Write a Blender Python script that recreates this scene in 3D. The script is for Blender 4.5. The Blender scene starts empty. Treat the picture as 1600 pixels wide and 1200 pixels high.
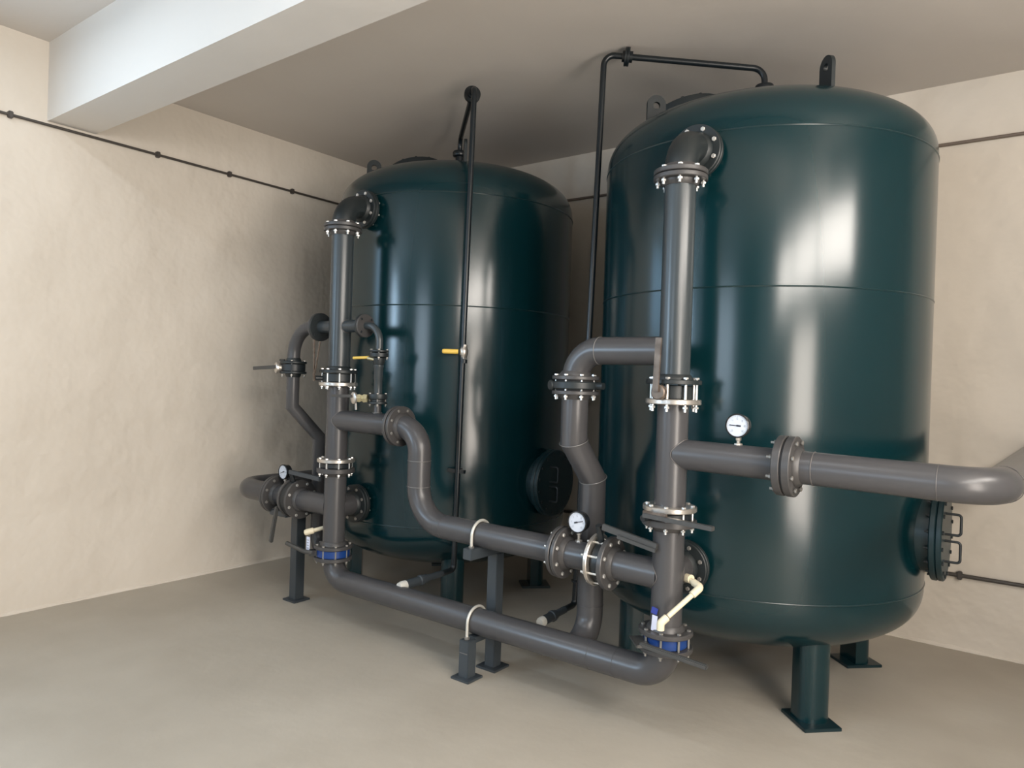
import bpy, bmesh, math, random
from mathutils import Vector, Matrix

scene = bpy.context.scene
PI = math.pi
R_ = math.radians

# ------------------------------------------------------------------ camera
cd = bpy.data.cameras.new('camera'); cam = bpy.data.objects.new('camera', cd)
scene.collection.objects.link(cam)
cd.sensor_fit = 'HORIZONTAL'; cd.sensor_width = 36.0; cd.lens = 36.0 * 1121.0 / 1600.0
cd.clip_start = 0.05; cd.clip_end = 60
_y, _p, _r = R_(-36.98), R_(-0.334), R_(1.825)
_fw = Vector((math.sin(_y) * math.cos(_p), math.cos(_y) * math.cos(_p), math.sin(_p)))
_r0 = Vector((math.cos(_y), -math.sin(_y), 0)); _u0 = _r0.cross(_fw)
_rt = _r0 * math.cos(_r) + _u0 * math.sin(_r); _up = _u0 * math.cos(_r) - _r0 * math.sin(_r)
_m = Matrix((_rt, _up, -_fw)).transposed().to_4x4(); _m.translation = Vector((0, 0, 1.5))
cam.matrix_world = _m
scene.camera = cam

# ------------------------------------------------------------------ world, daylight through the windows, exposure
w = bpy.data.worlds.new('world'); scene.world = w; w.use_nodes = True
w.node_tree.nodes['Background'].inputs[0].default_value = (0.62, 0.78, 1.0, 1)
w.node_tree.nodes['Background'].inputs[1].default_value = 0.9

def daylight(name, loc, aim, sx, sy, power, col):
    ld = bpy.data.lights.new(name, 'AREA'); ld.shape = 'RECTANGLE'; ld.size = sx; ld.size_y = sy
    ld.energy = power; ld.color = col
    o = bpy.data.objects.new(name, ld); scene.collection.objects.link(o)
    o.location = loc; o.rotation_euler = Vector(aim).to_track_quat('-Z', 'Y').to_euler()
    return o
WX, WY, CZ, CZF = -4.936, 4.958, 3.345, 3.465      # left wall, back wall, ceilings behind / before the beam
RX, FY = 1.5, -4.3                                 # right wall and the wall behind the camera
daylight('daylight_left', (WX - .10, 0.30, 2.50), (1, 0, 0), 1.5, 1.0, 30, (0.45, 0.72, 1.0))
daylight('daylight_far_left', (WX - .10, -3.0, 2.32), (1, 0, 0), 2.1, 1.4, 360, (0.55, 0.77, 1.0))
daylight('daylight_rear', (-1.45, FY - .10, 2.05), (0, 1, 0), 1.6, 1.8, 85, (0.70, 0.84, 1.0))
daylight('daylight_right', (RX + .10, 0.95, 2.66), (-1, 0, 0), 3.9, .60, 275, (1.0, 0.925, 0.84))
daylight('daylight_doorway', (RX + .12, 1.0, 1.15), (-1, 0, 0), 1.2, 1.8, 140, (1.0, 0.89, 0.78))
LAMPS = [(-3.95, 1.02, 14), (-1.45, 1.02, 16)]      # tube lamps on the ceiling before the beam
for lx, ly, lp in LAMPS: daylight('lamp_light', (lx, ly, CZF - .085), (0, 0, -1), 1.15, .08, lp, (0.80, 0.90, 1.0))
scene.view_settings.view_transform = 'Standard'; scene.view_settings.look = 'None'
scene.view_settings.gamma = 1.0; scene.view_settings.use_curve_mapping = False
scene.view_settings.exposure = -0.58

# ------------------------------------------------------------------ materials
def mat(name, col, rough=.5, metal=0.0, coat=0.0, bump=None, var=None, spec=.5):
    m = bpy.data.materials.new(name); m.use_nodes = True
    nt = m.node_tree; b = nt.nodes['Principled BSDF']
    b.inputs['Base Color'].default_value = (*col, 1); b.inputs['Roughness'].default_value = rough
    b.inputs['Metallic'].default_value = metal; b.inputs['Coat Weight'].default_value = coat
    b.inputs['Coat Roughness'].default_value = .18; b.inputs['Specular IOR Level'].default_value = spec
    if bump or var:
        tc = nt.nodes.new('ShaderNodeTexCoord')
    if var:                                   # (scale, amount, second colour)
        n = nt.nodes.new('ShaderNodeTexNoise'); n.inputs['Scale'].default_value = var[0]; n.inputs['Detail'].default_value = 6
        nt.links.new(tc.outputs['Object'], n.inputs['Vector'])
        r = nt.nodes.new('ShaderNodeValToRGB'); r.color_ramp.elements[0].position = .35; r.color_ramp.elements[1].position = .68
        r.color_ramp.elements[0].color = (*col, 1); r.color_ramp.elements[1].color = (*var[1], 1)
        nt.links.new(n.outputs['Fac'], r.inputs['Fac']); nt.links.new(r.outputs['Color'], b.inputs['Base Color'])
    if bump:                                  # list of (scale, strength, distance)
        last = None
        for sc, st, di in bump:
            n = nt.nodes.new('ShaderNodeTexNoise'); n.inputs['Scale'].default_value = sc; n.inputs['Detail'].default_value = 5
            nt.links.new(tc.outputs['Object'], n.inputs['Vector'])
            bp = nt.nodes.new('ShaderNodeBump'); bp.inputs['Strength'].default_value = st; bp.inputs['Distance'].default_value = di
            nt.links.new(n.outputs['Fac'], bp.inputs['Height'])
            if last: nt.links.new(last.outputs['Normal'], bp.inputs['Normal'])
            last = bp
        nt.links.new(last.outputs['Normal'], b.inputs['Normal'])
    return m

M = {}
M['wall2'] = mat('grey_plaster', (.16, .155, .15), .85)
M['wall'] = mat('cream_plaster', (.685, .625, .545), .85, bump=[(1.0, .9, .12), (3.2, .35, .02), (50, .08, .003)], var=(1.1, (.64, .58, .50)))
M['beam'] = mat('beam_plaster', (.72, .685, .64), .85, bump=[(1.1, .4, .04), (12, .15, .006)])
M['ceil'] = mat('white_plaster', (.62, .575, .53), .85, bump=[(1.1, .4, .04), (12, .15, .006)], var=(.9, (.59, .545, .50)))
M['floor'] = mat('concrete_screed', (.40, .36, .30), .55, bump=[(2.2, .30, .03), (14, .22, .006), (70, .1, .002)], var=(1.7, (.46, .42, .355)), spec=.35)
M['tank'] = mat('dark_teal_paint', (.0020, .021, .026), .19, coat=.15, bump=[(2.0, .05, .02)])
M['tankm'] = mat('dark_teal_paint_trim', (.004, .020, .025), .38, bump=[(30, .08, .002)])
M['seam'] = mat('dark_teal_weld', (.004, .022, .026), .28, coat=.3)
M['pipe'] = mat('grey_pipe_paint', (.063, .062, .065), .31, bump=[(25, .05, .002)])
M['riser'] = mat('blue_grey_pipe_paint', (.036, .045, .050), .32, coat=.1)
M['weld'] = mat('weld_grey', (.20, .195, .19), .35, .4, bump=[(160, .4, .002)])
M['weld2'] = mat('weld_brown_grey', (.135, .125, .12), .38, .2, bump=[(160, .4, .002)])
M['flange'] = mat('grey_flange_paint', (.058, .056, .056), .38, bump=[(60, .12, .002)])
M['fdark'] = mat('dark_flange_paint', (.014, .019, .021), .45)
M['black'] = mat('black_iron', (.014, .018, .021), .40, bump=[(90, .15, .002)])
M['steel'] = mat('bare_steel', (.62, .58, .53), .32, .85, bump=[(80, .3, .002)])
M['zinc'] = mat('zinc_plated', (.78, .77, .74), .30, .75)
M['dzinc'] = mat('dull_bolt', (.30, .29, .27), .38, .6)
M['lever'] = mat('grey_lever', (.075, .075, .073), .40, .3)
M['rust'] = mat('brown_steel', (.10, .075, .058), .45, .5, var=(25, (.19, .15, .12)))
M['gasket'] = mat('rubber', (.010, .010, .011), .7)
M['blue'] = mat('blue_cast', (.008, .045, .20), .35)
M['cream'] = mat('cream_plastic', (.74, .66, .48), .45)
M['white'] = mat('white_plastic', (.66, .65, .60), .4)
M['yellow'] = mat('yellow_grip', (.78, .52, .10), .40)
M['brass'] = mat('worn_brass', (.62, .56, .36), .30, .85)
M['dial'] = mat('dial_white', (.60, .64, .71), .35)
M['ink'] = mat('dial_ink', (.02, .02, .03), .4)
M['ink2'] = mat('dial_grey_ink', (.30, .34, .40), .5)
M['lens'] = mat('case_black', (.012, .013, .015), .25)
M['tag'] = mat('paper_tag', (.72, .75, .90), .6)
M['tagb'] = mat('tag_blue', (.03, .05, .30), .5)
M['vent'] = mat('vent_black_paint', (.008, .012, .015), .33)
M['cable'] = mat('dark_conduit', (.060, .052, .046), .4)
M['cable2'] = mat('brown_conduit', (.16, .125, .10), .5)
M['ubolt'] = mat('galvanised_rod', (.60, .59, .54), .38, .35)
M['winframe'] = mat('white_window_paint', (.8, .8, .78), .4)
M['stand'] = mat('dark_slate_paint', (.045, .055, .064), .40)
g = bpy.data.materials.new('window_glass'); g.use_nodes = True
gb = g.node_tree.nodes['Principled BSDF']; gb.inputs['Transmission Weight'].default_value = 1; gb.inputs['Roughness'].default_value = 0; gb.inputs['IOR'].default_value = 1.45
M['glass'] = g

# ------------------------------------------------------------------ object helpers
ORG = {}
def link(o): scene.collection.objects.link(o); return o
def thing(name, label, cat, loc, group=None):
    o = link(bpy.data.objects.new(name, None)); o.location = loc; o.empty_display_size = .1
    o['label'] = label; o['category'] = cat
    if group: o['group'] = group
    ORG[o.name] = Vector(loc); return o
def part(name, bm, m, parent=None, label=None, smooth=True, **props):
    """bm holds WORLD coordinates"""
    org = ORG[parent.name] if parent else Vector((0, 0, 0))
    me = bpy.data.meshes.new(name); bmesh.ops.translate(bm, verts=bm.verts, vec=-org)
    bmesh.ops.recalc_face_normals(bm, faces=bm.faces)
    bm.to_mesh(me); bm.free(); me.materials.append(m)
    if smooth:
        me.polygons.foreach_set('use_smooth', [True] * len(me.polygons))
        try: me.set_sharp_from_angle(angle=R_(38))
        except Exception: pass
    o = link(bpy.data.objects.new(name, me)); o.parent = parent; ORG[o.name] = org
    if label: o['label'] = label
    for k, v in props.items(): o[k] = v
    return o
def struct(name, bm, m):
    return part(name, bm, m, None, kind='structure')
NB = bmesh.new
def V(*a): return Vector(a)
def frame(axis, hint=None):
    z = Vector(axis).normalized()
    h = Vector(hint) if hint else (V(0, 0, 1) if abs(z.z) < .9 else V(1, 0, 0))
    x = h.cross(z).normalized(); return x, z.cross(x), z
def box(bm, c, s, rot=None, bev=0):
    r = bmesh.ops.create_cube(bm, size=1)
    vs = r['verts']; bmesh.ops.scale(bm, verts=vs, vec=s)
    if bev:
        es = list({e for v in vs for e in v.link_edges})
        q = bmesh.ops.bevel(bm, geom=es, offset=bev, segments=2, affect='EDGES'); vs = list({v for f in q['faces'] for v in f.verts} | {v for v in vs if v.is_valid})
    if rot: bmesh.ops.transform(bm, matrix=rot, verts=vs)
    bmesh.ops.translate(bm, verts=vs, vec=c); return bm
def lathe(bm, o, axis, prof, seg=40, hint=None, cap=True):
    """prof = [(radius, distance along axis)]"""
    x, y, z = frame(axis, hint); o = Vector(o); rings = []
    for r, d in prof:
        if r < 1e-6: rings.append([bm.verts.new(o + z * d)])
        else: rings.append([bm.verts.new(o + z * d + (x * math.cos(2 * PI * i / seg) + y * math.sin(2 * PI * i / seg)) * r) for i in range(seg)])
    for a, b in zip(rings, rings[1:]):
        if len(a) == 1 and len(b) == 1: continue
        for i in range(seg):
            j = (i + 1) % seg
            if len(a) == 1: bm.faces.new((a[0], b[i], b[j]))
            elif len(b) == 1: bm.faces.new((a[i], a[j], b[0]))
            else: bm.faces.new((a[i], a[j], b[j], b[i]))
    if cap:
        for rg in (rings[0], rings[-1]):
            if len(rg) > 2: bm.faces.new(rg)
    return bm
def fillet(pts, R, n=12):
    pts = [Vector(p) for p in pts]; out = [pts[0]]
    Rs = R if isinstance(R, (list, tuple)) else [R] * (len(pts) - 2)
    for i in range(1, len(pts) - 1):
        a, b, c = pts[i - 1], pts[i], pts[i + 1]; r = Rs[i - 1]
        u = (a - b).normalized(); v = (c - b).normalized(); ang = u.angle(v)
        if r <= 0 or ang > PI - .01: out.append(b); continue
        t = r / math.tan(ang / 2); t = min(t, (a - b).length * .999, (c - b).length * .999); r = t * math.tan(ang / 2)
        cen = b + (u + v).normalized() * (r / math.sin(ang / 2))
        p0 = b + u * t - cen; p1 = b + v * t - cen; tot = p0.angle(p1); ax = p0.cross(p1).normalized()
        for k in range(n + 1): out.append(cen + Matrix.Rotation(tot * k / n, 3, ax) @ p0)
    out.append(pts[-1]); res = [out[0]]
    for p in out[1:]:
        if (p - res[-1]).length > 1e-5: res.append(p)
    return res
def sweep(bm, pts, r, seg=28, cap=True, closed=False):
    pts = [Vector(p) for p in pts]; n = len(pts)
    t0 = (pts[1] - pts[0]).normalized(); x, y, z = frame(t0); rings = []; prev = t0
    cur = [pts[0] + (x * math.cos(2 * PI * i / seg) + y * math.sin(2 * PI * i / seg)) * r for i in range(seg)]
    offs = [c - pts[0] for c in cur]; rings.append([bm.verts.new(c) for c in cur])
    for k in range(1, n):
        tin = (pts[k] - pts[k - 1]).normalized()
        tout = (pts[k + 1] - pts[k]).normalized() if k < n - 1 else tin
        q = prev.rotation_difference(tin); offs = [q @ o for o in offs]; prev = tin
        nrm = (tin + tout).normalized(); dn = max(.2, tin.dot(nrm))
        rings.append([bm.verts.new(pts[k] + o - tin * (o.dot(nrm) / dn)) for o in offs])
    for a, b in zip(rings, rings[1:]):
        for i in range(seg):
            j = (i + 1) % seg; bm.faces.new((a[i], a[j], b[j], b[i]))
    if cap: bm.faces.new(rings[0]); bm.faces.new(rings[-1])
    return bm
def ring(bm, c, axis, R, r, seg=40, rs=8):
    x, y, z = frame(axis); c = Vector(c); rg = []
    for i in range(seg):
        a = 2 * PI * i / seg; d = x * math.cos(a) + y * math.sin(a)
        rg.append([bm.verts.new(c + d * (R + r * math.cos(2 * PI * k / rs)) + z * r * math.sin(2 * PI * k / rs)) for k in range(rs)])
    for i in range(seg):
        a, b = rg[i], rg[(i + 1) % seg]
        for k in range(rs):
            l = (k + 1) % rs; bm.faces.new((a[k], a[l], b[l], b[k]))
    return bm
def bar(bm, a, b, w_, t_, hint=(0, 0, 1), bev=.002):
    """rectangular bar from a to b: w_ across, t_ along hint"""
    a, b = Vector(a), Vector(b); z = (b - a).normalized(); x = Vector(hint).cross(z).normalized(); y = z.cross(x)
    rot = Matrix((x, y, z)).transposed().to_4x4()
    return box(bm, (a + b) / 2, (w_, t_, (b - a).length), rot, bev)

# bolts: a hex head, a threaded shank and a nut, one shared mesh for each length
BOLT = {}
def bolt_mesh(L, s, m):
    key = (round(L, 4), s, m.name)
    if key not in BOLT:
        bm = NB()
        for z0, z1 in ((L / 2, L / 2 + s * .75), (-L / 2 - s * .9, -L / 2)):
            lathe(bm, (0, 0, 0), (0, 0, 1), [(s * .86, z0), (s, z0 + s * .1), (s, z1 - s * .12), (s * .84, z1)], 6)
        lathe(bm, (0, 0, 0), (0, 0, 1), [(s * .55, -L / 2 - s * 2.0), (s * .55, L / 2 + s * .3)], 10)
        bmesh.ops.recalc_face_normals(bm, faces=bm.faces)
        me = bpy.data.meshes.new('bolt'); bm.to_mesh(me); bm.free(); me.materials.append(m); BOLT[key] = me
    return BOLT[key]
def bolts(parent, c, axis, R, n, L, s=.0098, m=None, phase=.5):
    x, y, z = frame(axis); q = Matrix((x, y, z)).transposed().to_quaternion(); c = Vector(c)
    for i in range(n):
        a = 2 * PI * (i + phase) / n
        o = link(bpy.data.objects.new('bolt', bolt_mesh(L, s, m or M['zinc']))); o.parent = parent
        o.rotation_mode = 'QUATERNION'; o.rotation_quaternion = q
        o.location = c + (x * math.cos(a) + y * math.sin(a)) * R - ORG[parent.name]
def flange(parent, c, axis, R=.117, t=.022, m=None, hub=None, hs=0, label=None):
    """disc centred on c; hs = +1/-1 puts a welded hub on that side"""
    m = m or M['flange']; bm = NB()
    b = min(.003, t / 5); p = [(R - b, -t / 2), (R, -t / 2 + b), (R, t / 2 - b), (R - b, t / 2)]
    if hub:
        if hs > 0: p += [(hub * 1.22, t / 2), (hub * 1.2, t / 2 + .008), (hub * 1.03, t / 2 + .022)]
        else: p = [(hub * 1.03, -t / 2 - .022), (hub * 1.2, -t / 2 - .008), (hub * 1.22, -t / 2)] + p
    lathe(bm, c, axis, p, 48)
    return part('flange', bm, m, parent, label)
def gasket(parent, c, axis, R, t):
    return part('gasket', lathe(NB(), c, axis, [(R, -t / 2), (R, t / 2)], 36), M['gasket'], parent)
def pipe(parent, pts, r, m, R=.16, name='pipe', n=12, seg=32, label=None):
    return part(name, sweep(NB(), fillet(pts, R, n), r, seg), m, parent, label)
def weld(parent, c, axis, R, r=.0022, m=None):
    return part('weld_bead', ring(NB(), c, axis, R, r), m or M['weld'], parent)

def saddle(parent, c, d, RR, r, br=.0020, m=None):
    """weld bead where a branch of radius r leaves a vertical pipe of radius RR (axis through c) towards d"""
    d = Vector(d).normalized(); s = V(-d.y, d.x, 0); c = Vector(c); p = []
    for i in range(49):
        a = 2 * PI * i / 48; q = r * math.cos(a)
        p.append(c + s * q + V(0, 0, r * math.sin(a)) + d * math.sqrt(max(0, RR * RR - q * q)))
    return part('weld_bead', sweep(NB(), p, br, 8), m or M['weld2'], parent)

# ------------------------------------------------------------------ the room
def quadbox(name, x0, x1, y0, y1, z0, z1, m):
    return struct(name, box(NB(), ((x0 + x1) / 2, (y0 + y1) / 2, (z0 + z1) / 2), (x1 - x0, y1 - y0, z1 - z0)), m)
T = .18
BY0, BY1, BZ = 1.765, 2.04, 2.985
quadbox('floor', WX - T, RX + T, FY - T, WY + T, -.1, 0, M['floor'])
# ceiling: behind the beam and before it, one slab stepped at the beam
bm = NB(); box(bm, ((WX + RX) / 2, (BY1 + WY) / 2, CZ + .1), (RX - WX + 2 * T, WY - BY1 + T, .2))
box(bm, ((WX + RX) / 2, (FY + BY0) / 2, CZF + .1), (RX - WX + 2 * T, BY0 - FY + T, .2)); struct('ceiling', bm, M['ceil'])
quadbox('trim_beam', WX, RX, BY0, BY1, BZ, CZF + .1, M['beam'])
def holed_wall(name, fix, horiz, openings, a0, a1, H=3.75, m='wall'):
    """wall slab with rectangular openings (u0,u1,z0,z1); horiz 'y' runs along y at x=fix, 'x' along x"""
    bm = NB(); us = sorted({a0, a1} | {u for o in openings for u in o[:2]})
    def add(u0, u1, z0, z1):
        if horiz == 'y': box(bm, (fix, (u0 + u1) / 2, (z0 + z1) / 2), (T, u1 - u0, z1 - z0))
        else: box(bm, ((u0 + u1) / 2, fix, (z0 + z1) / 2), (u1 - u0, T, z1 - z0))
    for u0, u1 in zip(us, us[1:]):
        h = sorted([o for o in openings if o[0] <= u0 + 1e-6 and o[1] >= u1 - 1e-6], key=lambda o: o[2]); z = 0
        for o in h: add(u0, u1, z, o[2]); z = o[3]
        add(u0, u1, z, H)
    bmesh.ops.remove_doubles(bm, verts=bm.verts, dist=1e-5)
    struct(name, bm, M[m])
def window(n, fix, horiz, u0, u1, z0, z1, nm=3):
    bm = NB(); cu, cz = (u0 + u1) / 2, (z0 + z1) / 2; f = .05
    def add(u, z, su, sz):
        if horiz == 'y': box(bm, (fix, u, z), (.06, su, sz))
        else: box(bm, (u, fix, z), (su, .06, sz))
    add(cu, z0 + f / 2, u1 - u0, f); add(cu, z1 - f / 2, u1 - u0, f)
    for k in range(nm + 1):
        add(u0 + f / 2 + (u1 - u0 - f) * k / nm, cz, f, z1 - z0)
    o = struct('window_%d' % n, bm, M['winframe'])
DR = (.35, 1.65, .02, 2.12)
LW, LW2, BW, RW = (-.5, 1.1, 1.95, 3.02), (-4.1, -1.9, 1.6, 3.05), (-2.3, -.6, 1.1, 3.0), (-1.05, 2.95, 2.34, 2.97)
holed_wall('wall_left', WX - T / 2, 'y', [LW2, LW], FY - T, WY + T)
holed_wall('wall_rear', FY - T / 2, 'x', [BW], WX, RX, m='wall2')
holed_wall('wall_right', RX + T / 2, 'y', [DR, RW], FY - T, WY + T)
holed_wall('wall_back', WY + T / 2, 'x', [], WX, RX)
window(1, WX - .05, 'y', *LW, nm=2); window(4, WX - .05, 'y', *LW2, nm=2); window(2, FY - .05, 'x', *BW, nm=2); window(3, RX + .05, 'y', *RW, nm=3)

random.seed(4)
def plaster_edge(name, a, b, n):
    a, b = V(*a), V(*b); L = (b - a).length; u = (b - a) / L; k = int(L / .035); bm = NB(); prev = None
    for i in range(k + 1):
        c = a + u * (L * i / k); h = .010 + random.random() * .007 + .006 * math.sin(i * .21) ** 2; d = .006 + random.random() * .006
        q = [bm.verts.new(c + n * -.01), bm.verts.new(c + n * d), bm.verts.new(c + n * d * .8 + V(0, 0, h * .7)), bm.verts.new(c + n * -.01 + V(0, 0, h * 1.6))]
        if prev:
            for j in range(4): bm.faces.new((prev[j], prev[(j + 1) % 4], q[(j + 1) % 4], q[j]))
        prev = q
    struct(name, bm, M['wall'])
plaster_edge('baseboard_left', (WX, FY, -.002), (WX, WY, -.002), V(1, 0, 0))
plaster_edge('baseboard_back', (WX, WY, -.002), (RX, WY, -.002), V(0, -1, 0))

for lx, ly, lp in LAMPS:
    bm = NB(); box(bm, (lx, ly, CZF - .03), (1.26, .07, .06)); lathe(bm, (lx - .6, ly, CZF - .066), (1, 0, 0), [(.014, 0), (.014, 1.2)], 16)
    struct('ceiling_lamp', bm, M['winframe'])

# ------------------------------------------------------------------ filter tanks
TR, ZT, ZM, ZB, DH, DN = .824, 2.626, 1.938, .579, .322, 2.6
def dome(k=26):
    out = []
    for i in range(k + 1):
        t = PI / 2 * i / k; out.append((TR * math.cos(t) ** (2 / DN) if i < k else 0, DH * math.sin(t) ** (2 / DN)))
    return out
def dome_z(rho): return ZT + DH * (1 - (rho / TR) ** DN) ** (1 / DN)

def make_tank(cx, cy, label, arch=False):
    t = thing('filter_tank', label, 'tank', (cx, cy, 0), 'dark green filter tanks')
    d = dome(); prof = [(r, ZB - z) for r, z in reversed(d)] + [(r, ZT + z) for r, z in d]
    part('tank_shell', lathe(NB(), (cx, cy, 0), (0, 0, 1), prof, 128, cap=False), M['tank'], t)
    for z in (ZT, ZM, ZB):
        part('weld_seam', ring(NB(), (cx, cy, z), (0, 0, 1), TR - .001, .0042, 128, 8), M['seam'], t)
    # four legs with a rounded outer face on turned base plates
    for sx in (-1, 1):
        for sy in (-1, 1):
            u = V(sx, sy, 0).normalized(); v = V(-u.y, u.x, 0); c = V(cx, cy, 0) + u * .645
            top = .46; bm = NB(); sec = []
            for i in range(13):
                a = -PI / 2 + PI * i / 12; sec.append((math.cos(a) * .05 + .01, math.sin(a) * .072))
            sec += [(-.045, .072), (-.045, -.072)]
            lo = [bm.verts.new(c + u * p + v * q + V(0, 0, .014)) for p, q in sec]
            hi = [bm.verts.new(c + u * p + v * q + V(0, 0, top)) for p, q in sec]
            for i in range(len(sec)):
                j = (i + 1) % len(sec); bm.faces.new((lo[i], lo[j], hi[j], hi[i]))
            bm.faces.new(lo); bm.faces.new(hi)
            leg = part('leg', bm, M['tank'], t)
            rot = Matrix((u, v, V(0, 0, 1))).transposed().to_4x4()
            part('base_plate', box(NB(), c + V(0, 0, .008), (.205, .175, .016), rot, .002), M['tankm'], leg)
    # side manhole facing +x
    mz = .845; c = V(cx, cy, mz); ax = V(1, 0, 0)
    neck = part('manhole_neck', lathe(NB(), c, ax, [(.178, .76), (.178, .868)], 56), M['tankm'], t)
    part('weld_bead', ring(NB(), c + ax * .80, ax, .178, .004, 56), M['seam'], neck)
    fl = part('manhole_flange', lathe(NB(), c, ax, [(.210, .862), (.214, .866), (.214, .884), (.210, .888)], 64), M['tankm'], t)
    cov = part('manhole_cover', lathe(NB(), c, ax, [(.208, .889), (.213, .893), (.213, .909), (.208, .914)], 64), M['tankm'], t)
    bolts(cov, c + ax * .888, ax, .190, 16, .052, .009, M['fdark'])
    for s in (-1, 1):
        hy = -.06 if s < 0 else -.06; hz = mz + s * .062
        p = [c + V(.912, hy, s * .062 + dz) for dz in (.045, .045)]
        pts = [V(cx + .912, cy - .07, hz + .047), V(cx + .975, cy - .07, hz + .047), V(cx + .975, cy - .07, hz - .047), V(cx + .912, cy - .07, hz - .047)]
        part('handle', sweep(NB(), fillet(pts, .014, 5), .0058, 12), M['black'], cov)
    # top inspection lid tilted on the dome towards -x
    th = R_(13); ax = V(-math.sin(th), 0, math.cos(th)); c = V(cx - .405, cy, 2.940)
    nk = part('top_manhole_neck', lathe(NB(), c, ax, [(.168, -.06), (.168, .09)], 48), M['tankm'], t)
    lid = part('top_manhole_cover', lathe(NB(), c, ax, [(.2, .09), (.205, .095), (.205, .128), (.2, .133)], 56), M['fdark'], t)
    bolts(lid, c + ax * .11, ax, .188, 12, .045, .010, M['fdark'])
    # lifting lugs
    for az in (-45, -135):
        u = V(math.cos(R_(az)), math.sin(R_(az)), 0); rho = .60; b = V(cx, cy, 0) + u * rho; zb = dome_z(rho) - .06
        n = V(-u.y, u.x, 0); bm = NB(); o = []; h = []
        for i in range(17):
            a = PI * i / 16; o.append((math.cos(a) * .05, .175 + math.sin(a) * .05))
        o = [(.05, 0)] + o + [(-.05, 0)]
        zt = zb
        K = len(o); hole = []
        for i in range(K):
            a = -PI / 3 + (PI + 2 * PI / 3) * i / (K - 1); hole.append((math.cos(a) * .019, .17 + math.sin(a) * .019))
        L = {}
        for s in (-1, 1):
            L[s] = ([bm.verts.new(b + u * p + V(0, 0, zb + q - .028) + n * .009 * s) for p, q in o], [bm.verts.new(b + u * p + V(0, 0, zb + q - .028) + n * .009 * s) for p, q in hole])
            for i in range(K - 1): bm.faces.new((L[s][0][i], L[s][0][i + 1], L[s][1][i + 1], L[s][1][i]))
            bm.faces.new((L[s][0][-1], L[s][0][0], L[s][1][0], L[s][1][-1]))
        for q in (0, 1):
            for i in range(K):
                j = (i + 1) % K; bm.faces.new((L[-1][q][i], L[-1][q][j], L[1][q][j], L[1][q][i]))
        part('lifting_lug', bm, M['fdark'], t)
    # vent nozzle on the crown
    part('vent_nozzle', lathe(NB(), (cx, cy, 0), (0, 0, 1), [(.030, 2.90), (.030, 3.085), (.046, 3.09), (.050, 3.096), (.050, 3.118), (.046, 3.126)], 32), M['vent'], t)
    part('bottom_nozzle', lathe(NB(), (cx, cy, 0), (0, 0, 1), [(.055, .30), (.055, .235), (.085, .232), (.085, .205), (.05, .203)], 32), M['tankm'], t)
    # front nozzles, upper and lower
    for z in (2.53, .70):
        nz = part('nozzle', lathe(NB(), (cx, cy, z), (0, -1, 0), [(.067, .78), (.067, .862)], 36), M['tankm'], t)
        flange(nz, (cx, cy - .862, z), (0, -1, 0), .117, .022, M['fdark'])
    return t
T1 = (-3.45, 3.87); T2 = (-1.285, 3.88)
make_tank(*T1, 'dark green filter tank farther back on the left, nearer the room corner')
make_tank(*T2, 'large dark green filter tank on the right, two black handles on its manhole')

# ------------------------------------------------------------------ pipework
Y0 = 2.82; X1, X2 = -3.43, -1.272; RP = .0655
def spool(label, loc, cat='pipe', group='grey pipe spools of the manifold'):
    return thing('pipe_spool', label, cat, loc, group)

def top_elbow(X, TX, cy, label):
    t = thing('pipe_elbow', label, 'pipe', (X, Y0, 2.39), 'dark flanged elbows at the tank tops')
    yf = cy - .862 - .023
    pipe(t, [(TX, yf, 2.53), (X, Y0, 2.53), (X, Y0, 2.388)], .068, M['fdark'], .135, 'elbow', 16)
    f = flange(t, (TX, yf, 2.53), (0, 1, 0), .117, .022, M['fdark'], .068, -1)
    bolts(f, (TX, yf + .0115, 2.53), (0, -1, 0), .096, 8, .046, .0105, M['zinc'])
    f = flange(t, (X, Y0, 2.388), (0, 0, 1), .112, .020, M['flange'], .068, 1)
    bolts(f, (X, Y0, 2.375), (0, 0, 1), .093, 8, .050, .0108, M['zinc'])
    gasket(t, (X, Y0, 2.3765), (0, 0, 1), .10, .003)
top_elbow(X1, T1[0], T1[1], 'dark elbow bolted high on the front of the farther left tank')
top_elbow(X2, T2[0], T2[1], 'dark elbow bolted high on the front of the right tank')

ZV = 1.472   # upper riser valves
# --- upper risers
t = spool('blue grey upper riser of the right tank, its side branch bending down leftward', (X2, Y0, ZV))
pipe(t, [(X2, Y0, 2.36), (X2, Y0, 1.515)], RP, M['riser'], 0)
flange(t, (X2, Y0, 2.364), (0, 0, 1), .112, .020, M['flange'], .0655, -1)
f = flange(t, (X2, Y0, 1.512), (0, 0, 1), .115, .020, M['fdark'], .0655, 1)
bolts(f, (X2, Y0, 1.468), (0, 0, 1), .096, 8, .112, .0112, M['zinc'], .2)
XV2, YB = -1.757, 2.985
pipe(t, [(X2 - .04, Y0, 1.643), (XV2, Y0, 1.643), (XV2, Y0, 1.51)], .062, M['pipe'], .125, 'branch_pipe', 16)
weld(t, (XV2 + .125, Y0, 1.643), (1, 0, 0), .062)
f = flange(t, (XV2, Y0, 1.518), (0, 0, 1), .108, .018, M['flange'], .062, 1)
bolts(f, (XV2, Y0, 1.4825), (0, 0, 1), .092, 8, .091, .0095, M['zinc'], .1)
XV1 = -3.875
t = spool('blue grey upper riser of the left tank with a stub on each side', (X1, Y0, ZV))
pipe(t, [(X1, Y0, 2.36), (X1, Y0, 1.520)], RP, M['riser'], 0)
flange(t, (X1, Y0, 2.364), (0, 0, 1), .112, .020, M['flange'], .0655, -1)
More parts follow.
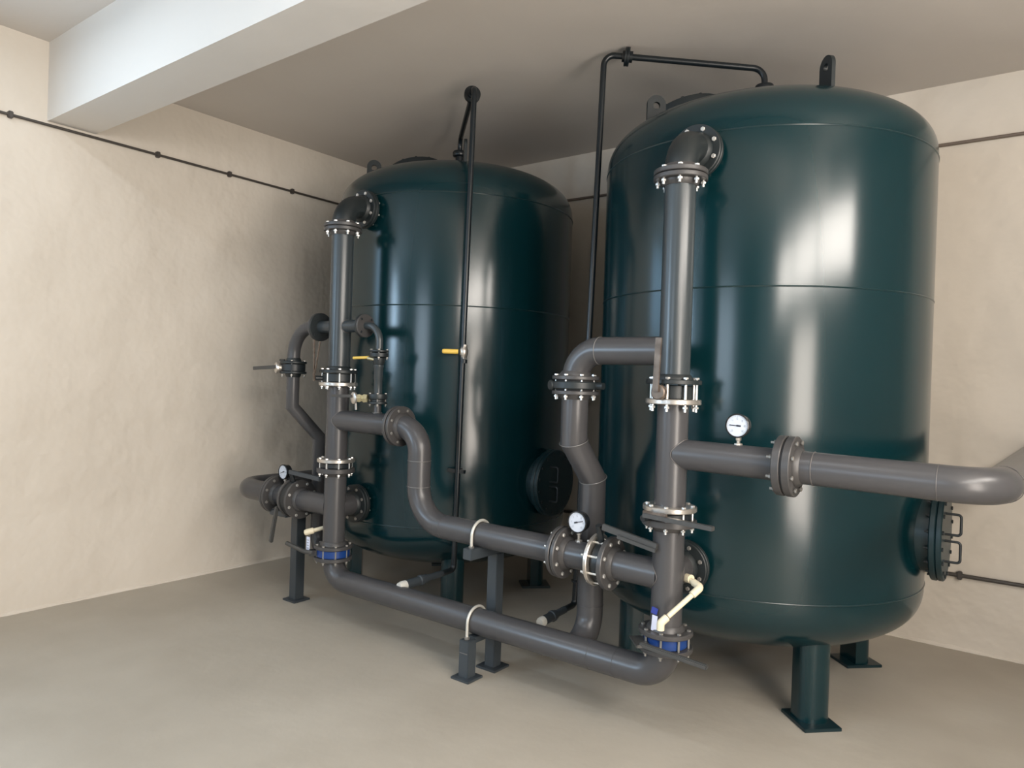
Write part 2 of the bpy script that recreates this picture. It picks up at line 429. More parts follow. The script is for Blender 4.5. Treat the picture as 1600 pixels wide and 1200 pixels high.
f = flange(t, (X1, Y0, 1.516), (0, 0, 1), .113, .020, M['fdark'], .0655, 1)
bolts(f, (X1, Y0, 1.478), (0, 0, 1), .095, 8, .098, .0098, M['zinc'], .2)
for s, xe, FR in ((-1, -3.612, .086), (1, -3.222, .068)):
    pipe(t, [(X1 + s * .03, Y0, 1.787), (xe, Y0, 1.787)], .038, M['riser'], 0, 'stub_pipe')
    f = flange(t, (xe, Y0, 1.787), (1, 0, 0), FR, .014, M['fdark'])
    saddle(t, (X1, Y0, 1.787), (s, 0, 0), .0665, .038, .003)
    bolts(f, (xe + s * .0075, Y0, 1.787), (1, 0, 0), FR - .016, 4, .030, .0075, M['black'])

# --- bypass pipe bending down on the far left
t = spool('slim grey pipe bending down from the left stub of the left riser', (XV1, Y0, 1.56))
pipe(t, [(-3.627, Y0, 1.787), (XV1, Y0, 1.787), (XV1, Y0, 1.562)], .040, M['pipe'], .175, 'elbow_pipe', 18)
flange(t, (-3.627, Y0, 1.787), (1, 0, 0), .086, .014, M['flange'], .040, -1)
f = flange(t, (XV1, Y0, 1.566), (0, 0, 1), .082, .015, M['fdark'], .040, 1)
bolts(f, (XV1, Y0, 1.532), (0, 0, 1), .068, 4, .085, .0085, M['dzinc'])

# --- butterfly valves
def valve(c, axis, label, body=.095, t_=.04, m=None, group='butterfly valves', FR=.115, neck=None, hub=None):
    t = thing('butterfly_valve', label, 'valve', c, group)
    b = part('valve_body', lathe(NB(), c, axis, [(body - .004, -t_ / 2), (body, -t_ / 2 + .004), (body, t_ / 2 - .004), (body - .004, t_ / 2)], 44), m or M['black'], t)
    return t
def hub(t, c, axis, r=.02, L=.04, m=None):
    return part('hub', lathe(NB(), c, axis, [(r * .7, -.03), (r * .8, 0), (r, .004), (r, L - .005), (r * .85, L)], 28), m or M['rust'], t)
# upper valve, right riser
c = V(X2, Y0, 1.470)
t = valve(c, (0, 0, 1), 'valve high on the right riser with a brown lever standing straight up', .078, .060, M['fdark'])
hub(t, V(X2 - .006, Y0 - .112, 1.468), (0, -1, 0), .031, .030, M['rust'])
part('lever', bar(NB(), (X2 - .012, Y0 - .148, 1.47), (X2 - .004, Y0 - .148, 1.69), .028, .008, (0, 1, 0)), M['rust'], t)
part('valve_neck', sweep(NB(), [(X2 - .02, Y0 - .05, 1.47), (X2 - .008, Y0 - .115, 1.468)], .016, 14), M['fdark'], t)
# upper valve, left riser
t = valve(V(X1, Y0, 1.479), (0, 0, 1), 'valve high on the left riser with a thin brown forked lever pointing up', .097, .050, M['fdark'])
part('valve_neck', sweep(NB(), [(X1 - .03, Y0 - .05, 1.474), (X1 - .06, Y0 - .125, 1.474)], .014, 14), M['black'], t)
part('lever', bar(NB(), (X1 - .065, Y0 - .13, 1.455), (X1 - .075, Y0 - .13, 1.70), .014, .008, (0, 1, 0)), M['rust'], t)
part('lever_tooth', bar(NB(), (X1 - .058, Y0 - .13, 1.50), (X1 - .020, Y0 - .13, 1.69), .012, .007, (0, 1, 0)), M['rust'], t)
# far left small valve
t = valve(V(XV1, Y0, 1.533), (0, 0, 1), 'small black valve on the slim far left pipe, silver hub and lever pointing left', .074, .048, M['black'])
part('valve_neck', sweep(NB(), [(XV1 - .02, Y0 - .03, 1.533), (XV1 - .06, Y0 - .075, 1.53)], .018, 14), M['black'], t)
hub(t, V(XV1 - .055, Y0 - .07, 1.53), (-.45, -1, 0), .036, .022, M['steel'])
part('lever', bar(NB(), (XV1 - .05, Y0 - .09, 1.535), (XV1 - .30, Y0 - .09, 1.522), .012, .022, (0, 0, 1)), M['lever'], t)
part('locking_tooth', box(NB(), V(XV1 - .02, Y0 - .07, 1.578), (.05, .012, .012), None, .002), M['black'], t)
# thick ring valve of the left branch beside the right tank
t = valve(V(XV2, Y0, 1.484), (0, 0, 1), 'thick black valve ring on the branch between the two tanks', .114, .034, M['fdark'])
hub(t, V(XV2 - .075, Y0 - .080, 1.482), (-.5, -.85, 0), .024, .014, M['fdark'])
part('side_lug', lathe(NB(), V(XV2 + .03, Y0, 1.484), (1, 0, 0), [(.016, .07), (.016, .118)], 16), M['fdark'], t)
gasket(t, (XV2, Y0, 1.505), (0, 0, 1), .095, .008); gasket(t, (XV2, Y0, 1.4635), (0, 0, 1), .095, .007)

# --- lower half of the branches, with their cut and welded offsets, are part of the bottom header below
# --- mid risers
ZMV = .945
def mid(X, lab, topm, ztop=1.430):
    t = spool(lab, (X, Y0, ZMV))
    pipe(t, [(X, Y0, 1.425), (X, Y0, .985)], RP, M['pipe'], 0, 'riser_pipe')
    flange(t, (X, Y0, ztop), (0, 0, 1), .115, .022, M['steel'], None, -1, 'bare steel flange')
    f = flange(t, (X, Y0, .984), (0, 0, 1), .112, .022, topm, None, 1, 'bare steel flange')
    bolts(f, (X, Y0, .950), (0, 0, 1), .094, 8, .088, .0095, M['zinc'], .35)
    return t
t = mid(X2, 'grey middle riser of the right tank with a level branch leaving to the right', M['steel'])
pipe(t, [(X2 + .03, Y0, 1.213), (-.825, Y0, 1.206)], .0625, M['pipe'], 0, 'branch_pipe')
saddle(t, (X2, Y0, 1.213), (1, 0, 0), .0665, .0625)
f = flange(t, (-.814, Y0, 1.206), (1, 0, 0), .115, .030, M['flange'])
bolts(f, (-.795, Y0, 1.206), (1, 0, 0), .095, 8, .073, .0095, M['dzinc'])
t = mid(X1, 'grey middle riser of the left tank with a short level branch on its right', M['steel'], 1.441)
pipe(t, [(X1 + .03, Y0, 1.225), (-2.918, Y0, 1.222)], .0625, M['pipe'], 0, 'branch_pipe')
saddle(t, (X1, Y0, 1.225), (1, 0, 0), .0665, .0625)
f = flange(t, (-2.914, Y0, 1.222), (1, 0, 0), .112, .020, M['flange'])
bolts(f, (-2.900, Y0, 1.222), (1, 0, 0), .092, 8, .050, .0085, M['dzinc'])
# --- mid valves
t = valve(V(X2, Y0, .955), (0, 0, 1), 'middle valve of the right riser with a long flat lever crossing in front', .094, .030, M['black'])
part('lever', bar(NB(), (X2 - .055, Y0 - .130, .962), (X2 + .25, Y0 - .15, .953), .026, .018, (0, 0, 1)), M['lever'], t)
part('valve_neck', sweep(NB(), [(X2 - .04, Y0 - .07, .952), (X2 - .06, Y0 - .13, .946)], .014, 14), M['black'], t)
part('lever_grip', bar(NB(), (X2 - .060, Y0 - .124, .974), (X2 + .05, Y0 - .135, .970), .014, .014, (0, 0, 1)), M['rust'], t)
valve(V(X1, Y0, .955), (0, 0, 1), 'middle valve of the left riser clamped under a bright steel flange', .094, .030, M['black'])

# --- lower riser crosses
ZLV = .430
def lower(X, TX, cy, lab, side):
    t = spool(lab, (X, Y0, .47))
    pipe(t, [(X, Y0, .925), (X, Y0, .465)], RP, M['pipe'], 0, 'riser_pipe')
    flange(t, (X, Y0, .925), (0, 0, 1), .113, .028, M['flange'], .0655, -1)
    f = flange(t, (X, Y0, .466), (0, 0, 1), .113, .020, M['flange'], .0655, 1)
    bolts(f, (X, Y0, .4315), (0, 0, 1), .096, 8, .089, .0095, M['dzinc'], .3)
    yf = cy - .862 - .023
    pipe(t, [(X, Y0 + .02, .70), (TX, yf, .70)], .064, M['pipe'], 0, 'nozzle_pipe')
    f = flange(t, (TX, yf, .70), (0, 1, 0), .117, .022, M['fdark'], .064, -1)
    bolts(f, (TX, yf + .0115, .70), (0, -1, 0), .096, 8, .046, .0098, M['dzinc'])
    return t
t = lower(X2, T2[0], T2[1], 'grey lower riser of the right tank where the central header joins', -1)
pipe(t, [(X2 - .03, Y0, .695), (-1.53, Y0, .700)], .0635, M['pipe'], 0, 'header_pipe')
saddle(t, (X2, Y0, .695), (-1, 0, 0), .0665, .0635)
saddle(t, (X2, Y0, .70), (0, 1, 0), .0665, .064)
f = flange(t, (-1.541, Y0, .700), (1, 0, 0), .118, .024, M['flange'], .0635, 1)
bolts(f, (-1.576, Y0, .700), (1, 0, 0), .097, 8, .094, .0098, M['zinc'])
t = lower(X1, T1[0], T1[1], 'grey lower riser of the left tank where the far left header joins', -1)
pipe(t, [(X1 - .03, Y0, .705), (-3.755, Y0, .705)], .0635, M['pipe'], 0, 'header_pipe')
f = flange(t, (-3.760, Y0, .705), (1, 0, 0), .122, .018, M['flange'], .0635, 1)
bolts(f, (-3.797, Y0, .705), (1, 0, 0), .101, 8, .092, .0095, M['zinc'])

# --- gauge spools
def gspool(lab, xa, xb, FR=.118, za=.706, mr=None):
    t = spool(lab, ((xa + xb) / 2, Y0, za - .12))
    pipe(t, [(xa, Y0, za), (xb, Y0, za)], .0635, M['pipe'], 0)
    f = flange(t, (xa, Y0, za), (1, 0, 0), FR, .020, M['flange'], .0635, 1)
    bolts(f, (xa - .0125, Y0, za), (1, 0, 0), FR - .021, 8, .046, .0095, M['zinc'] if mr else M['dzinc'])
    flange(t, (xb, Y0, za), (1, 0, 0), FR, .018, mr or M['flange'])
    return t
gspool('short grey spool carrying the gauge, left of the right riser', -1.785, -1.612, .117, .706, M['steel'])
gspool('short grey spool carrying the far left gauge', -4.000, -3.835, .120, .708)
t = valve(V(-1.5765, Y0, .702), (1, 0, 0), 'valve on the central header with a long lever sloping over it', .092, .044, M['black'])
part('valve_neck', sweep(NB(), [(-1.577, Y0 - .02, .77), (-1.577, Y0 - .06, .872)], .014, 14), M['black'], t)
part('lever', bar(NB(), (-1.55, Y0 - .07, .872), (-1.29, Y0 - .07, .826), .018, .028, (0, 0, 1)), M['lever'], t)
part('lever_catch', bar(NB(), (-1.47, Y0 - .085, .843), (-1.29, Y0 - .085, .811), .010, .016, (0, 0, 1)), M['lever'], t)
t = valve(V(-3.7975, Y0, .706), (1, 0, 0), 'valve on the far left header with its lever lying towards the riser', .112, .052, M['black'])
part('valve_neck', sweep(NB(), [(-3.797, Y0 - .02, .79), (-3.797, Y0 - .05, .872)], .014, 14), M['black'], t)
part('lever', bar(NB(), (-3.80, Y0 - .06, .880), (-3.50, Y0 - .06, .866), .018, .026, (0, 0, 1)), M['stand'], t)
# far left isolating valve with lever hanging down
# --- far left return pipe
t = spool('grey pipe end curving back along the left wall', (-4.2, Y0, .58))
pipe(t, [(-4.026, Y0, .708), (-4.43, Y0, .708), (-4.43, 4.95, .708)], .066, M['pipe'], .165, 'bent_pipe', 18)
flange(t, (-4.025, Y0, .708), (1, 0, 0), .120, .020, M['flange'])
t = thing('valve_lever', 'dark lever hanging down under the far left gauge spool', 'valve', (-3.90, Y0 - .085, .64))
part('lever', bar(NB(), (-3.862, Y0 - .100, .660), (-3.890, Y0 - .118, .432), .026, .022, (0, 1, 0), .005), M['lever'], t)
part('stem', sweep(NB(), [(-3.875, Y0 - .03, .655), (-3.864, Y0 - .105, .648)], .013, 14), M['black'], t)

# --- centre header with the double bend
t = spool('thick grey header with a double bend dropping from the left branch to the centre', (-2.7, Y0, .6))
XD = -2.737
pipe(t, [(-2.886, Y0, 1.222), (XD, Y0, 1.222), (XD, Y0, .714), (-1.81, Y0, .709)], .063, M['pipe'], [.14, .20], 'header_pipe', 20)
flange(t, (-2.886, Y0, 1.222), (1, 0, 0), .112, .020, M['flange'], .063, 1)
flange(t, (-1.810, Y0, .709), (1, 0, 0), .117, .020, M['flange'])
weld(t, (XD, Y0, 1.045), (0, 0, 1), .063); weld(t, (XD, Y0, .905), (0, 0, 1), .063); weld(t, (-2.53, Y0, .713), (1, 0, 0), .063, .0014, M['pipe'])

# --- bottom header with both branch legs
ZH = .272
t = spool('long low grey header running near the floor between the two risers', (-2.3, Y0, 0.2))
pipe(t, [(X1, Y0, .395), (X1, Y0, ZH), (X2, Y0, ZH), (X2, Y0, .395)], .0645, M['pipe'], [.135, .135], 'header_pipe', 18)
for X in (X1, X2):
    f = flange(t, (X, Y0, .397), (0, 0, 1), .113, .020, M['flange'])
weld(t, (X2 - .22, Y0, ZH), (1, 0, 0), .0645, .0012, M['pipe']); weld(t, (-1.62, Y0, ZH), (1, 0, 0), .0645, .0014, M['pipe'])
pipe(t, [(XV2, Y0, 1.46), (XV2, Y0, 1.225), (XV2 + .012, YB, 1.04), (XV2 + .02, YB, ZH + .0), (XV2 + .02, Y0 + .02, ZH)], .062, M['pipe'], [0, 0, .13], 'branch_pipe', 14)
flange(t, (XV2, Y0, 1.450), (0, 0, 1), .108, .018, M['flange'], .062, -1)
weld(t, (XV2, Y0, 1.225), (.03, .36, -1), .0665, .0022); weld(t, (XV2 + .012, YB, 1.04), (.03, .36, -1), .0665, .0022); weld(t, (XV2 + .02, YB, .44), (0, 0, 1), .062, .0012, M['pipe'])
pipe(t, [(XV1, Y0, 1.505), (XV1, Y0, 1.285), (XV1 + .02, 3.02, 1.085), (XV1 + .03, 3.02, .36), (X1 - .12, 2.93, .33)], .040, M['pipe'], [0, 0, .10], 'branch_pipe', 12, label='slim grey branch pipe')
flange(t, (XV1, Y0, 1.502), (0, 0, 1), .082, .015, M['fdark'], .040, -1)
# --- lower valves, blue bodied
t = valve(V(X2, Y0, .4315), (0, 0, 1), 'blue valve at the foot of the right riser with a lever reaching right', .090, .048, M['blue'])
part('lever', bar(NB(), (X2 - .05, Y0 - .135, .432), (X2 + .245, Y0 - .15, .418), .020, .020, (0, 0, 1), .004), M['lever'], t)
part('quadrant', bar(NB(), (X2 - .11, Y0 - .05, .426), (X2 - .03, Y0 - .140, .426), .06, .012, (0, 0, 1), .003), M['lever'], t)
t = valve(V(X1, Y0, .4315), (0, 0, 1), 'blue valve at the foot of the left riser with a lever reaching left', .098, .048, M['blue'])
part('valve_neck', bar(NB(), (X1 - .05, Y0 - .05, .428), (X1 - .09, Y0 - .11, .428), .05, .034, (0, 0, 1), .004), M['black'], t)
part('lever', sweep(NB(), fillet([(X1 - .05, Y0 - .11, .433), (X1 - .13, Y0 - .115, .431), (X1 - .30, Y0 - .115, .452)], .05), .013, 16), M['lever'], t)
bm = bar(NB(), (X1 - .125, Y0 - .09, .435), (X1 - .125, Y0 - .09, .515), .030, .004, (0, 1, 0), .0008)
t = thing('paper_tag', 'pale printed tag beside the blue valve of the left riser', 'tag', (X1 - .125, Y0 - .09, .43), 'paper tags at the blue valves')
part('tag_sheet', bm, M['tag'], t)
bm = NB()
for k in range(4): box(bm, V(X1 - .125, Y0 - .0925, .448 + .016 * k), (.018, .0006, .005))
part('tag_print', bm, M['ink2'], t)
t = thing('paper_tag', 'white tag with a blue edge on the lower right riser', 'tag', (X2 - .045, Y0 - .07, .48), 'paper tags at the blue valves')
part('tag_sheet', bar(NB(), (X2 - .020, Y0 - .075, .478), (X2 - .012, Y0 - .082, .545), .024, .002, (0, 1, 0), .0005), M['tag'], t)
part('tag_edge', bar(NB(), (X2 - .022, Y0 - .0735, .548), (X2 - .016, Y0 - .0735, .575), .028, .002, (0, 1, 0), .0005), M['tagb'], t)

# --- right branch going to the wall
t = spool('grey pipe leaving right past the manhole and turning to the back wall', (-.5, Y0, 1.08))
pipe(t, [(-.775, Y0, 1.205), (-.135, Y0, 1.195), (-.04, 4.95, 1.20)], .0625, M['pipe'], .15, 'bent_pipe', 18)
flange(t, (-.777, Y0, 1.205), (1, 0, 0), .115, .030, M['flange'], .0625, 1)
weld(t, (-.70, Y0, 1.204), (1, 0, 0), .0625, .002, M['weld2']); weld(t, (-.30, Y0, 1.1975), (1, 0, 0), .0625, .0012, M['weld2']); weld(t, (-.125, Y0 + .155, 1.195), (.05, 1, 0), .0625, .0014, M['pipe'])
gasket(t, (-.7955, Y0, 1.2055), (1, 0, 0), .110, .006)

# --- slim bypass at the left tank
XS = -3.082
t = thing('bypass_pipe', 'slim bypass bending down from the right stub of the left riser', 'pipe', (XS, Y0, 1.3))
part('elbow_pipe', sweep(NB(), fillet([(-3.207, Y0, 1.787), (XS, Y0, 1.787), (XS, Y0, 1.65)], .095, 14), .021, 22), M['riser'], t)
flange(t, (-3.205, Y0, 1.787), (1, 0, 0), .068, .013, M['flange'])
f = flange(t, (XS, Y0, 1.640), (0, 0, 1), .055, .013, M['fdark']); bolts(f, (XS, Y0, 1.626), (0, 0, 1), .044, 4, .040, .0075, M['dzinc'])
part('straight_pipe', lathe(NB(), (XS, Y0, 0), (0, 0, 1), [(.024, 1.395), (.024, 1.475), (.026, 1.478), (.026, 1.545), (.029, 1.550), (.029, 1.560)], 26), M['riser'], t)
part('foot_stub', lathe(NB(), (XS, Y0, 0), (0, 0, 1), [(.026, 1.27), (.022, 1.29), (.022, 1.335)], 26), M['flange'], t)
weld(t, (XS, Y0, 1.287), (0, 0, 1), .025, .003)
t = thing('ball_valve', 'small valve with a thin yellow lever on the slim bypass', 'valve', (XS, Y0, 1.60), 'small hand valves')
part('valve_body', lathe(NB(), (XS, Y0, 0), (0, 0, 1), [(.028, 1.561), (.034, 1.575), (.036, 1.60), (.055, 1.608), (.055, 1.628), (.03, 1.632)], 28), M['fdark'], t)
part('lever', sweep(NB(), [(XS - .04, Y0 - .04, 1.602), (XS - .165, Y0 - .045, 1.598)], .0085, 14), M['yellow'], t, 'thin yellow lever')
part('stem', sweep(NB(), [(XS, Y0 - .02, 1.59), (XS - .045, Y0 - .045, 1.598)], .010, 12), M['brass'], t)
t = thing('ball_valve', 'bright brass hand valve low on the slim bypass with a grey lever', 'valve', (XS, Y0, 1.36), 'small hand valves')
b = part('valve_body', lathe(NB(), (XS, Y0, 0), (0, 0, 1), [(.052, 1.336), (.055, 1.339), (.055, 1.350), (.04, 1.353), (.04, 1.362), (.052, 1.366), (.055, 1.378), (.052, 1.394)], 30), M['fdark'], t)
bolts(b, (XS, Y0, 1.366), (0, 0, 1), .044, 4, .058, .0072, M['dzinc'])
part('packing_nut', lathe(NB(), (XS - .03, Y0 - .05, 1.368), (-.8, -.5, 0), [(.024, 0), (.027, .02), (.018, .03), (.026, .045), (.02, .075)], 6), M['brass'], t)
part('hub', lathe(NB(), (XS - .098, Y0 - .09, 1.368), (-.25, -1, 0), [(.028, -.01), (.034, -.004), (.034, .006), (.026, .012)], 24), M['steel'], t)
part('lever', bar(NB(), (XS - .10, Y0 - .105, 1.378), (XS - .285, Y0 - .10, 1.374), .008, .016, (0, 0, 1)), M['lever'], t)
part('tail_screw', sweep(NB(), [(XS - .095, Y0 - .08, 1.345), (XS - .09, Y0 - .08, 1.300)], .007, 10), M['dzinc'], t)

# ------------------------------------------------------------------ gauges
def gauge(x, z, zbase, r, lab, ang, y=Y0 - .01):
    t = thing('pressure_gauge', lab, 'gauge', (x, y, zbase), 'round white dial pressure gauges')
    part('stem', lathe(NB(), (x, y + .012, 0), (0, 0, 1), [(.018, zbase - .004), (.016, zbase + .008), (.007, zbase + .010), (.007, z - r - .018), (.011, z - r - .016), (.011, z - r + .006)], 8), M['steel'], t)
    part('case', lathe(NB(), (x, y, z), (0, -1, 0), [(r * .9, -.034), (r * 1.02, -.030), (r * 1.05, -.006), (r * 1.13, -.002), (r * 1.13, .010), (r * 1.02, .013), (r, .006)], 44), M['lens'], t)
    d = part('dial', lathe(NB(), (x, y, z), (0, -1, 0), [(r, .004), (r, .008)], 44), M['dial'], t)
    bm = NB(); yy = y - .0086
    for k in range(25):
        a = R_(225 - 270 * k / 24); l = .10 if k % 4 == 0 else .055
        p, q = V(math.cos(a), 0, math.sin(a)) * r * .90, V(math.cos(a), 0, math.sin(a)) * r * (.90 - l)
        bar(bm, V(x, yy, z) + p, V(x, yy, z) + q, r * .018, .0004, (0, 1, 0), 0)
    part('scale_marks', bm, M['ink2'], d, smooth=False)
    cu = []
    for k in range(7):
        a = R_(225 - 270 * k / 6)
        bm2 = NB(); c = V(x, yy, z) + V(math.cos(a), 0, math.sin(a)) * r * .66
        digit(bm2, '0246810'[k] if k < 5 else ('10' if k == 5 else '12'), c, r * .17); cu.append(bm2)
    tot = NB()
    for b2 in cu:
        me = bpy.data.meshes.new('tmp'); b2.to_mesh(me); b2.free(); tot.from_mesh(me); bpy.data.meshes.remove(me)
    part('numerals', tot, M['ink2'], d, smooth=False)
    a = R_(ang); u = V(math.cos(a), 0, math.sin(a)); c = V(x, yy - .0012, z)
    part('needle', bar(NB(), c - u * r * .30, c + u * r * .74, r * .07, .0008, (0, 1, 0), 0), M['ink'], d)
    part('needle_boss', bar(NB(), c - u * r * .34, c + u * r * .06, r * .16, .0014, (0, 1, 0), 0), M['ink'], d)
SEG = {'0': 'abcdef', '1': 'bc', '2': 'abged', '4': 'fgbc', '6': 'afgecd', '8': 'abcdefg'}
def digit(bm, s, c, h):
    wd = h * .55; L = {'a': ((-.5, 1), (.5, 1)), 'g': ((-.5, 0), (.5, 0)), 'd': ((-.5, -1), (.5, -1)), 'f': ((-.5, 0), (-.5, 1)), 'b': ((.5, 0), (.5, 1)), 'e': ((-.5, -1), (-.5, 0)), 'c': ((.5, -1), (.5, 0))}
    for i, ch in enumerate(s):
        off = (i - (len(s) - 1) / 2) * wd * 1.5
        for k in SEG[ch]:
            (x0, z0), (x1, z1) = L[k]
            bar(bm, c + V(off + x0 * wd, 0, z0 * h / 2), c + V(off + x1 * wd, 0, z1 * h / 2), h * .12, .0003, (0, 1, 0), 0)
gauge(-.990, 1.347, 1.268, .0425, 'white dial gauge on the right branch pipe, needle lying level to the left', 177)
gauge(-1.713, .860, .768, .0445, 'white dial gauge on the central header between the tanks', 15)
gauge(-3.925, .862, .770, .0425, 'white dial gauge farthest left, above the left header', 200)

# ------------------------------------------------------------------ cream sampling taps
t = thing('sampling_tap', 'cream plastic tap pipe slanting down in front of the right riser', 'tap', (-1.20, Y0 - .06, .5), 'cream plastic sampling taps')
A, B, Cc = V(-1.195, Y0 + .04, .690), V(-1.125, Y0 - .0, .676), V(-1.222, Y0 - .160, .548)
part('tap_pipe', sweep(NB(), fillet([A, B, Cc], .010, 6), .0105, 18), M['cream'], t)
part('elbow_fitting', sweep(NB(), fillet([B + (A - B).normalized() * .045, B, B + (Cc - B).normalized() * .05], .014, 6), .0155, 20), M['cream'], t)
part('inlet_fitting', sweep(NB(), [A + V(.014, -.006, .002), A + V(-.012, .006, 0)], .0185, 20), M['cream'], t)
u = (Cc - B).normalized()
part('end_fitting', sweep(NB(), fillet([Cc - u * .035, Cc, Cc + V(0, -.0, -.028)], .010, 6), .0155, 20), M['cream'], t)
part('label_ring', ring(NB(), Cc - u * .036, u, .0150, .0020, 24), M['rust'], t)
t = thing('sampling_tap', 'short cream plastic tap by the left riser above the blue valve', 'tap', (X1 - .09, Y0, .55), 'cream plastic sampling taps')
A, B = V(X1 - .085, Y0 + .03, .566), V(X1 - .165, Y0 - .075, .534)
part('tap_pipe', sweep(NB(), [A, B], .0125, 18), M['cream'], t)
part('end_fitting', lathe(NB(), B, B - A, [(.016, -.045), (.019, -.04), (.019, 0), (.014, .012), (0, .015)], 22, cap=False), M['cream'], t)

# ------------------------------------------------------------------ vent pipes
def ventp(tx, ty, top, bot, zb, lab, clampz, valve_z):
    t = thing('vent_pipe', lab, 'pipe', (bot[0], bot[1], zb), 'slim dark vent pipes over the tank tops')
    ztop = top[2]
    part('pipe', sweep(NB(), fillet([(tx, ty, 3.13), (tx, ty, 3.215), top, (bot[0], bot[1], zb), (bot[0], bot[1] - .10, zb - .004)], [.07, .055, .03], 10), .0165, 20), M['vent'], t)
    a = V(tx, ty, 3.215); b = V(*top); u = (b - a).normalized(); c = b - u * .125
    part('union_coupling', lathe(NB(), c, u, [(.030, -.030), (.030, -.014), (.050, -.013), (.050, -.001), (.044, 0), (.050, .001), (.050, .013), (.030, .014), (.030, .026)], 32), M['vent'], t)
    return t
t1b, t2b = (-2.829, 3.235), (-2.078, 3.40)
t = ventp(*T1, (-2.775, 3.225, 3.225), t1b, .355, 'slim dark vent pipe running down the front of the left tank', .95, 1.655)
part('collar', lathe(NB(), (-2.8, 3.235, 0), (0, 0, 1), [(.021, 1.59), (.021, 1.612)], 18), M['vent'], t)
cl = part('pipe_bracket', bar(NB(), (-2.895, 3.235, .945), (-2.765, 3.235, .945), .02, .022, (0, 0, 1)), M['vent'], t)
part('bracket_arm', bar(NB(), (-2.815, 3.235, .945), (-2.86, 3.31, .945), .02, .02, (0, 0, 1)), M['vent'], t)
t = ventp(*T2, (-2.02, 3.43, 3.303), t2b, .268, 'slim dark vent pipe arching from the right tank top down between the tanks', 2.0, None)
part('collar', lathe(NB(), (-2.072, 3.403, 0), (0, 0, 1), [(.030, .395), (.030, .404)], 18), M['vent'], t)
for (x, y), z, ln, lab in ((t1b, .351, .30, 'outlet low in front of the left tank'), (t2b, .264, .20, 'outlet behind the low header, between the tanks')):
    t = thing('drain_outlet', 'dark threaded drain ' + lab, 'drain', (x, y - .1, z), 'white capped drain outlets')
    o = V(x, y - .09, z); ax = V(-.10, -1, -.06) if ln > .25 else V(-.10, -1, -.12)
    part('drain_pipe', lathe(NB(), o, ax, [(.019, .01), (.019, ln * .42), (.024, ln * .43), (.024, ln * .52), (.030, ln * .53), (.030, ln * .60), (.025, ln * .62), (.025, ln * .97)], 24), M['stand'], t)
    part('cap', lathe(NB(), o, ax, [(.0265, ln * .94), (.0265, ln * 1.05), (.022, ln * 1.10)], 24), M['white'], t, 'small white plastic cap')
t = thing('ball_valve', 'slim inline valve with a fat yellow lever on the left vent pipe', 'valve', (-2.80, 3.235, 1.655), 'small hand valves')
part('valve_body', lathe(NB(), (-2.803, 3.235, 0), (0, 0, 1), [(.020, 1.615), (.022, 1.635), (.026, 1.64), (.026, 1.672), (.022, 1.677), (.020, 1.70)], 8), M['steel'], t)
part('lever', sweep(NB(), [(-2.82, 3.205, 1.657), (-2.885, 3.15, 1.657)], .0145, 16), M['yellow'], t, 'yellow rubber lever')
part('lever_tip', lathe(NB(), (-2.885, 3.15, 1.657), (-.065, -.055, 0), [(.0145, -.001), (.012, .008), (0, .012)], 16, cap=False), M['yellow'], t)

# ------------------------------------------------------------------ pipe stands and clamps
def stand(x, y, w_, zt, lab, arm=None, plate=.12):
    t = thing('pipe_stand', lab, 'stand', (x, y, 0), 'steel pipe stands on the floor')
    part('column', box(NB(), (x, y, zt / 2 + .005), (w_, w_, zt - .01), None, .003), M['stand'], t)
    part('base_plate', box(NB(), (x, y, .006), (plate, plate, .012), None, .002), M['stand'], t)
    if arm: part('saddle_arm', box(NB(), (x, (arm[0] + arm[1]) / 2, zt + .028), (arm[3], arm[1] - arm[0], arm[2]), None, .003), M['stand'], t)
    return t
t = stand(-3.955, 2.955, .068, .585, 'dark square post under the far left header near the wall', None, .125)
part('saddle_plate', box(NB(), (-3.92, 2.875, .602), (.17, .22, .035), None, .003), M['stand'], t)
t = stand(-2.300, 2.755, .062, .195, 'short square stand at the front holding the low header', None, .115)
part('weld_mark', box(NB(), (-2.300, 2.7235, .132), (.050, .002, .004)), M['weld'], t)
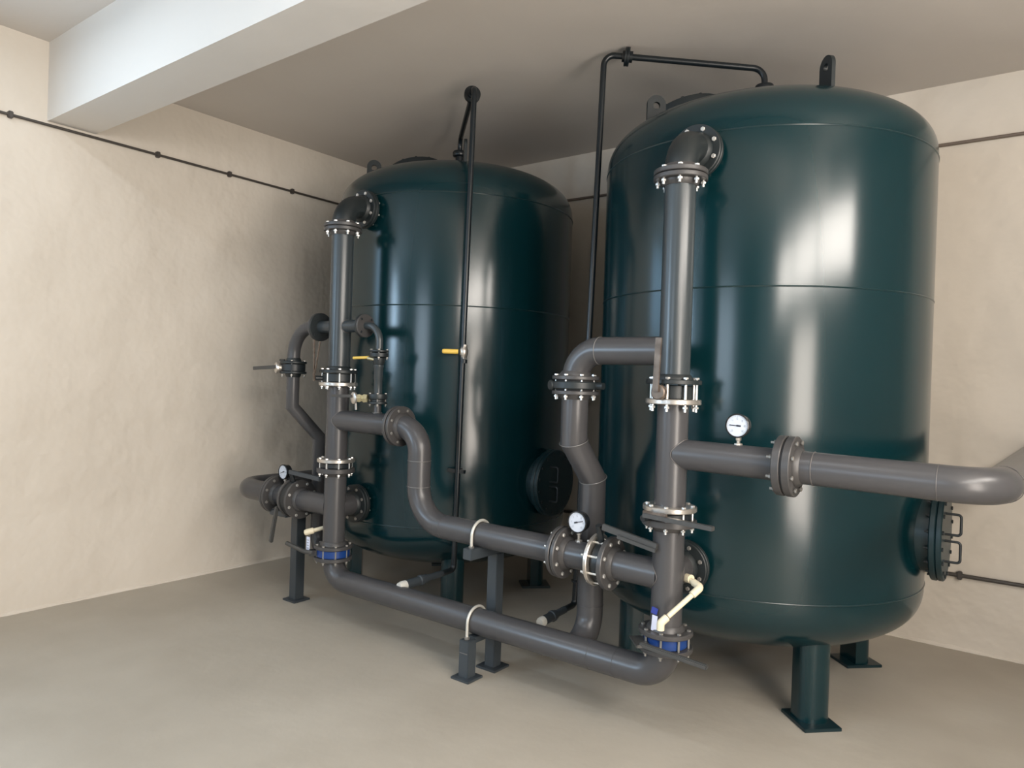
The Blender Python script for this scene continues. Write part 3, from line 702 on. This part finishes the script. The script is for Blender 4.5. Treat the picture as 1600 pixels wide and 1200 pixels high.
part('saddle_arm', box(NB(), (-2.300, 2.825, .187), (.05, .09, .030), None, .002), M['stand'], t)
t = stand(-2.290, 2.950, .062, .600, 'taller square post behind the low header holding the upper header', (2.715, 2.985, .055, .055), .125)
def clamp(x, z, r, zb, lab):
    t = thing('pipe_clamp', lab, 'clamp', (x, Y0, zb), 'bright bent rod pipe clamps')
    pts = [(x, Y0 - r, zb)]
    for k in range(21):
        a = PI - PI * k / 20; pts.append((x, Y0 + math.cos(a) * r, z + math.sin(a) * r))
    pts.append((x, Y0 + r, zb)); part('rod', sweep(NB(), pts, .0075, 14), M['ubolt'], t)
    for s in (-1, 1):
        part('nut', lathe(NB(), (x, Y0 + s * r, zb), (0, 0, 1), [(.013, .0), (.014, .002), (.014, .012), (.012, .014)], 6), M['dzinc'], t)
clamp(-2.30, ZH, .0735, .196, 'bright bent rod clamp over the low header')
clamp(-2.29, .711, .0725, .651, 'bright bent rod clamp over the upper central header')

# ------------------------------------------------------------------ wall conduits
def conduit(name, a, b, lab, clips, r, m, nrm, cs=.02):
    t = thing(name, lab, 'conduit', a)
    part('tube', sweep(NB(), [a, b], r, 12), m, t)
    a, b = V(*a), V(*b); u = (b - a).normalized(); n = V(*nrm)
    for d in clips:
        c = a + u * d
        part('clip', bar(NB(), c - V(0, 0, cs), c + V(0, 0, cs), .026, .030, n, .004), m if m is not M['cable2'] else M['cable2'], t)
conduit('wall_conduit', (WX + .014, -3.4, 2.967), (WX + .014, WY - .02, 2.955), 'thin dark conduit clipped high along the left wall, passing under the beam', [1.25, 2.6, 3.7, 4.968, 5.836, 6.371, 6.921, 7.6], .0085, M['cable'], (1, 0, 0))
conduit('wall_conduit', (WX + .03, WY - .014, 2.983), (RX - .02, WY - .014, 2.980), 'thin brown conduit high along the back wall behind the tanks', [], .010, M['cable2'], (0, 1, 0))
conduit('wall_conduit', (WX + .03, WY - .018, .447), (RX - .02, WY - .018, .438), 'dark tube clipped low on the back wall beside the manhole', [4.505, 5.6], .012, M['cable'], (0, 1, 0), .024)
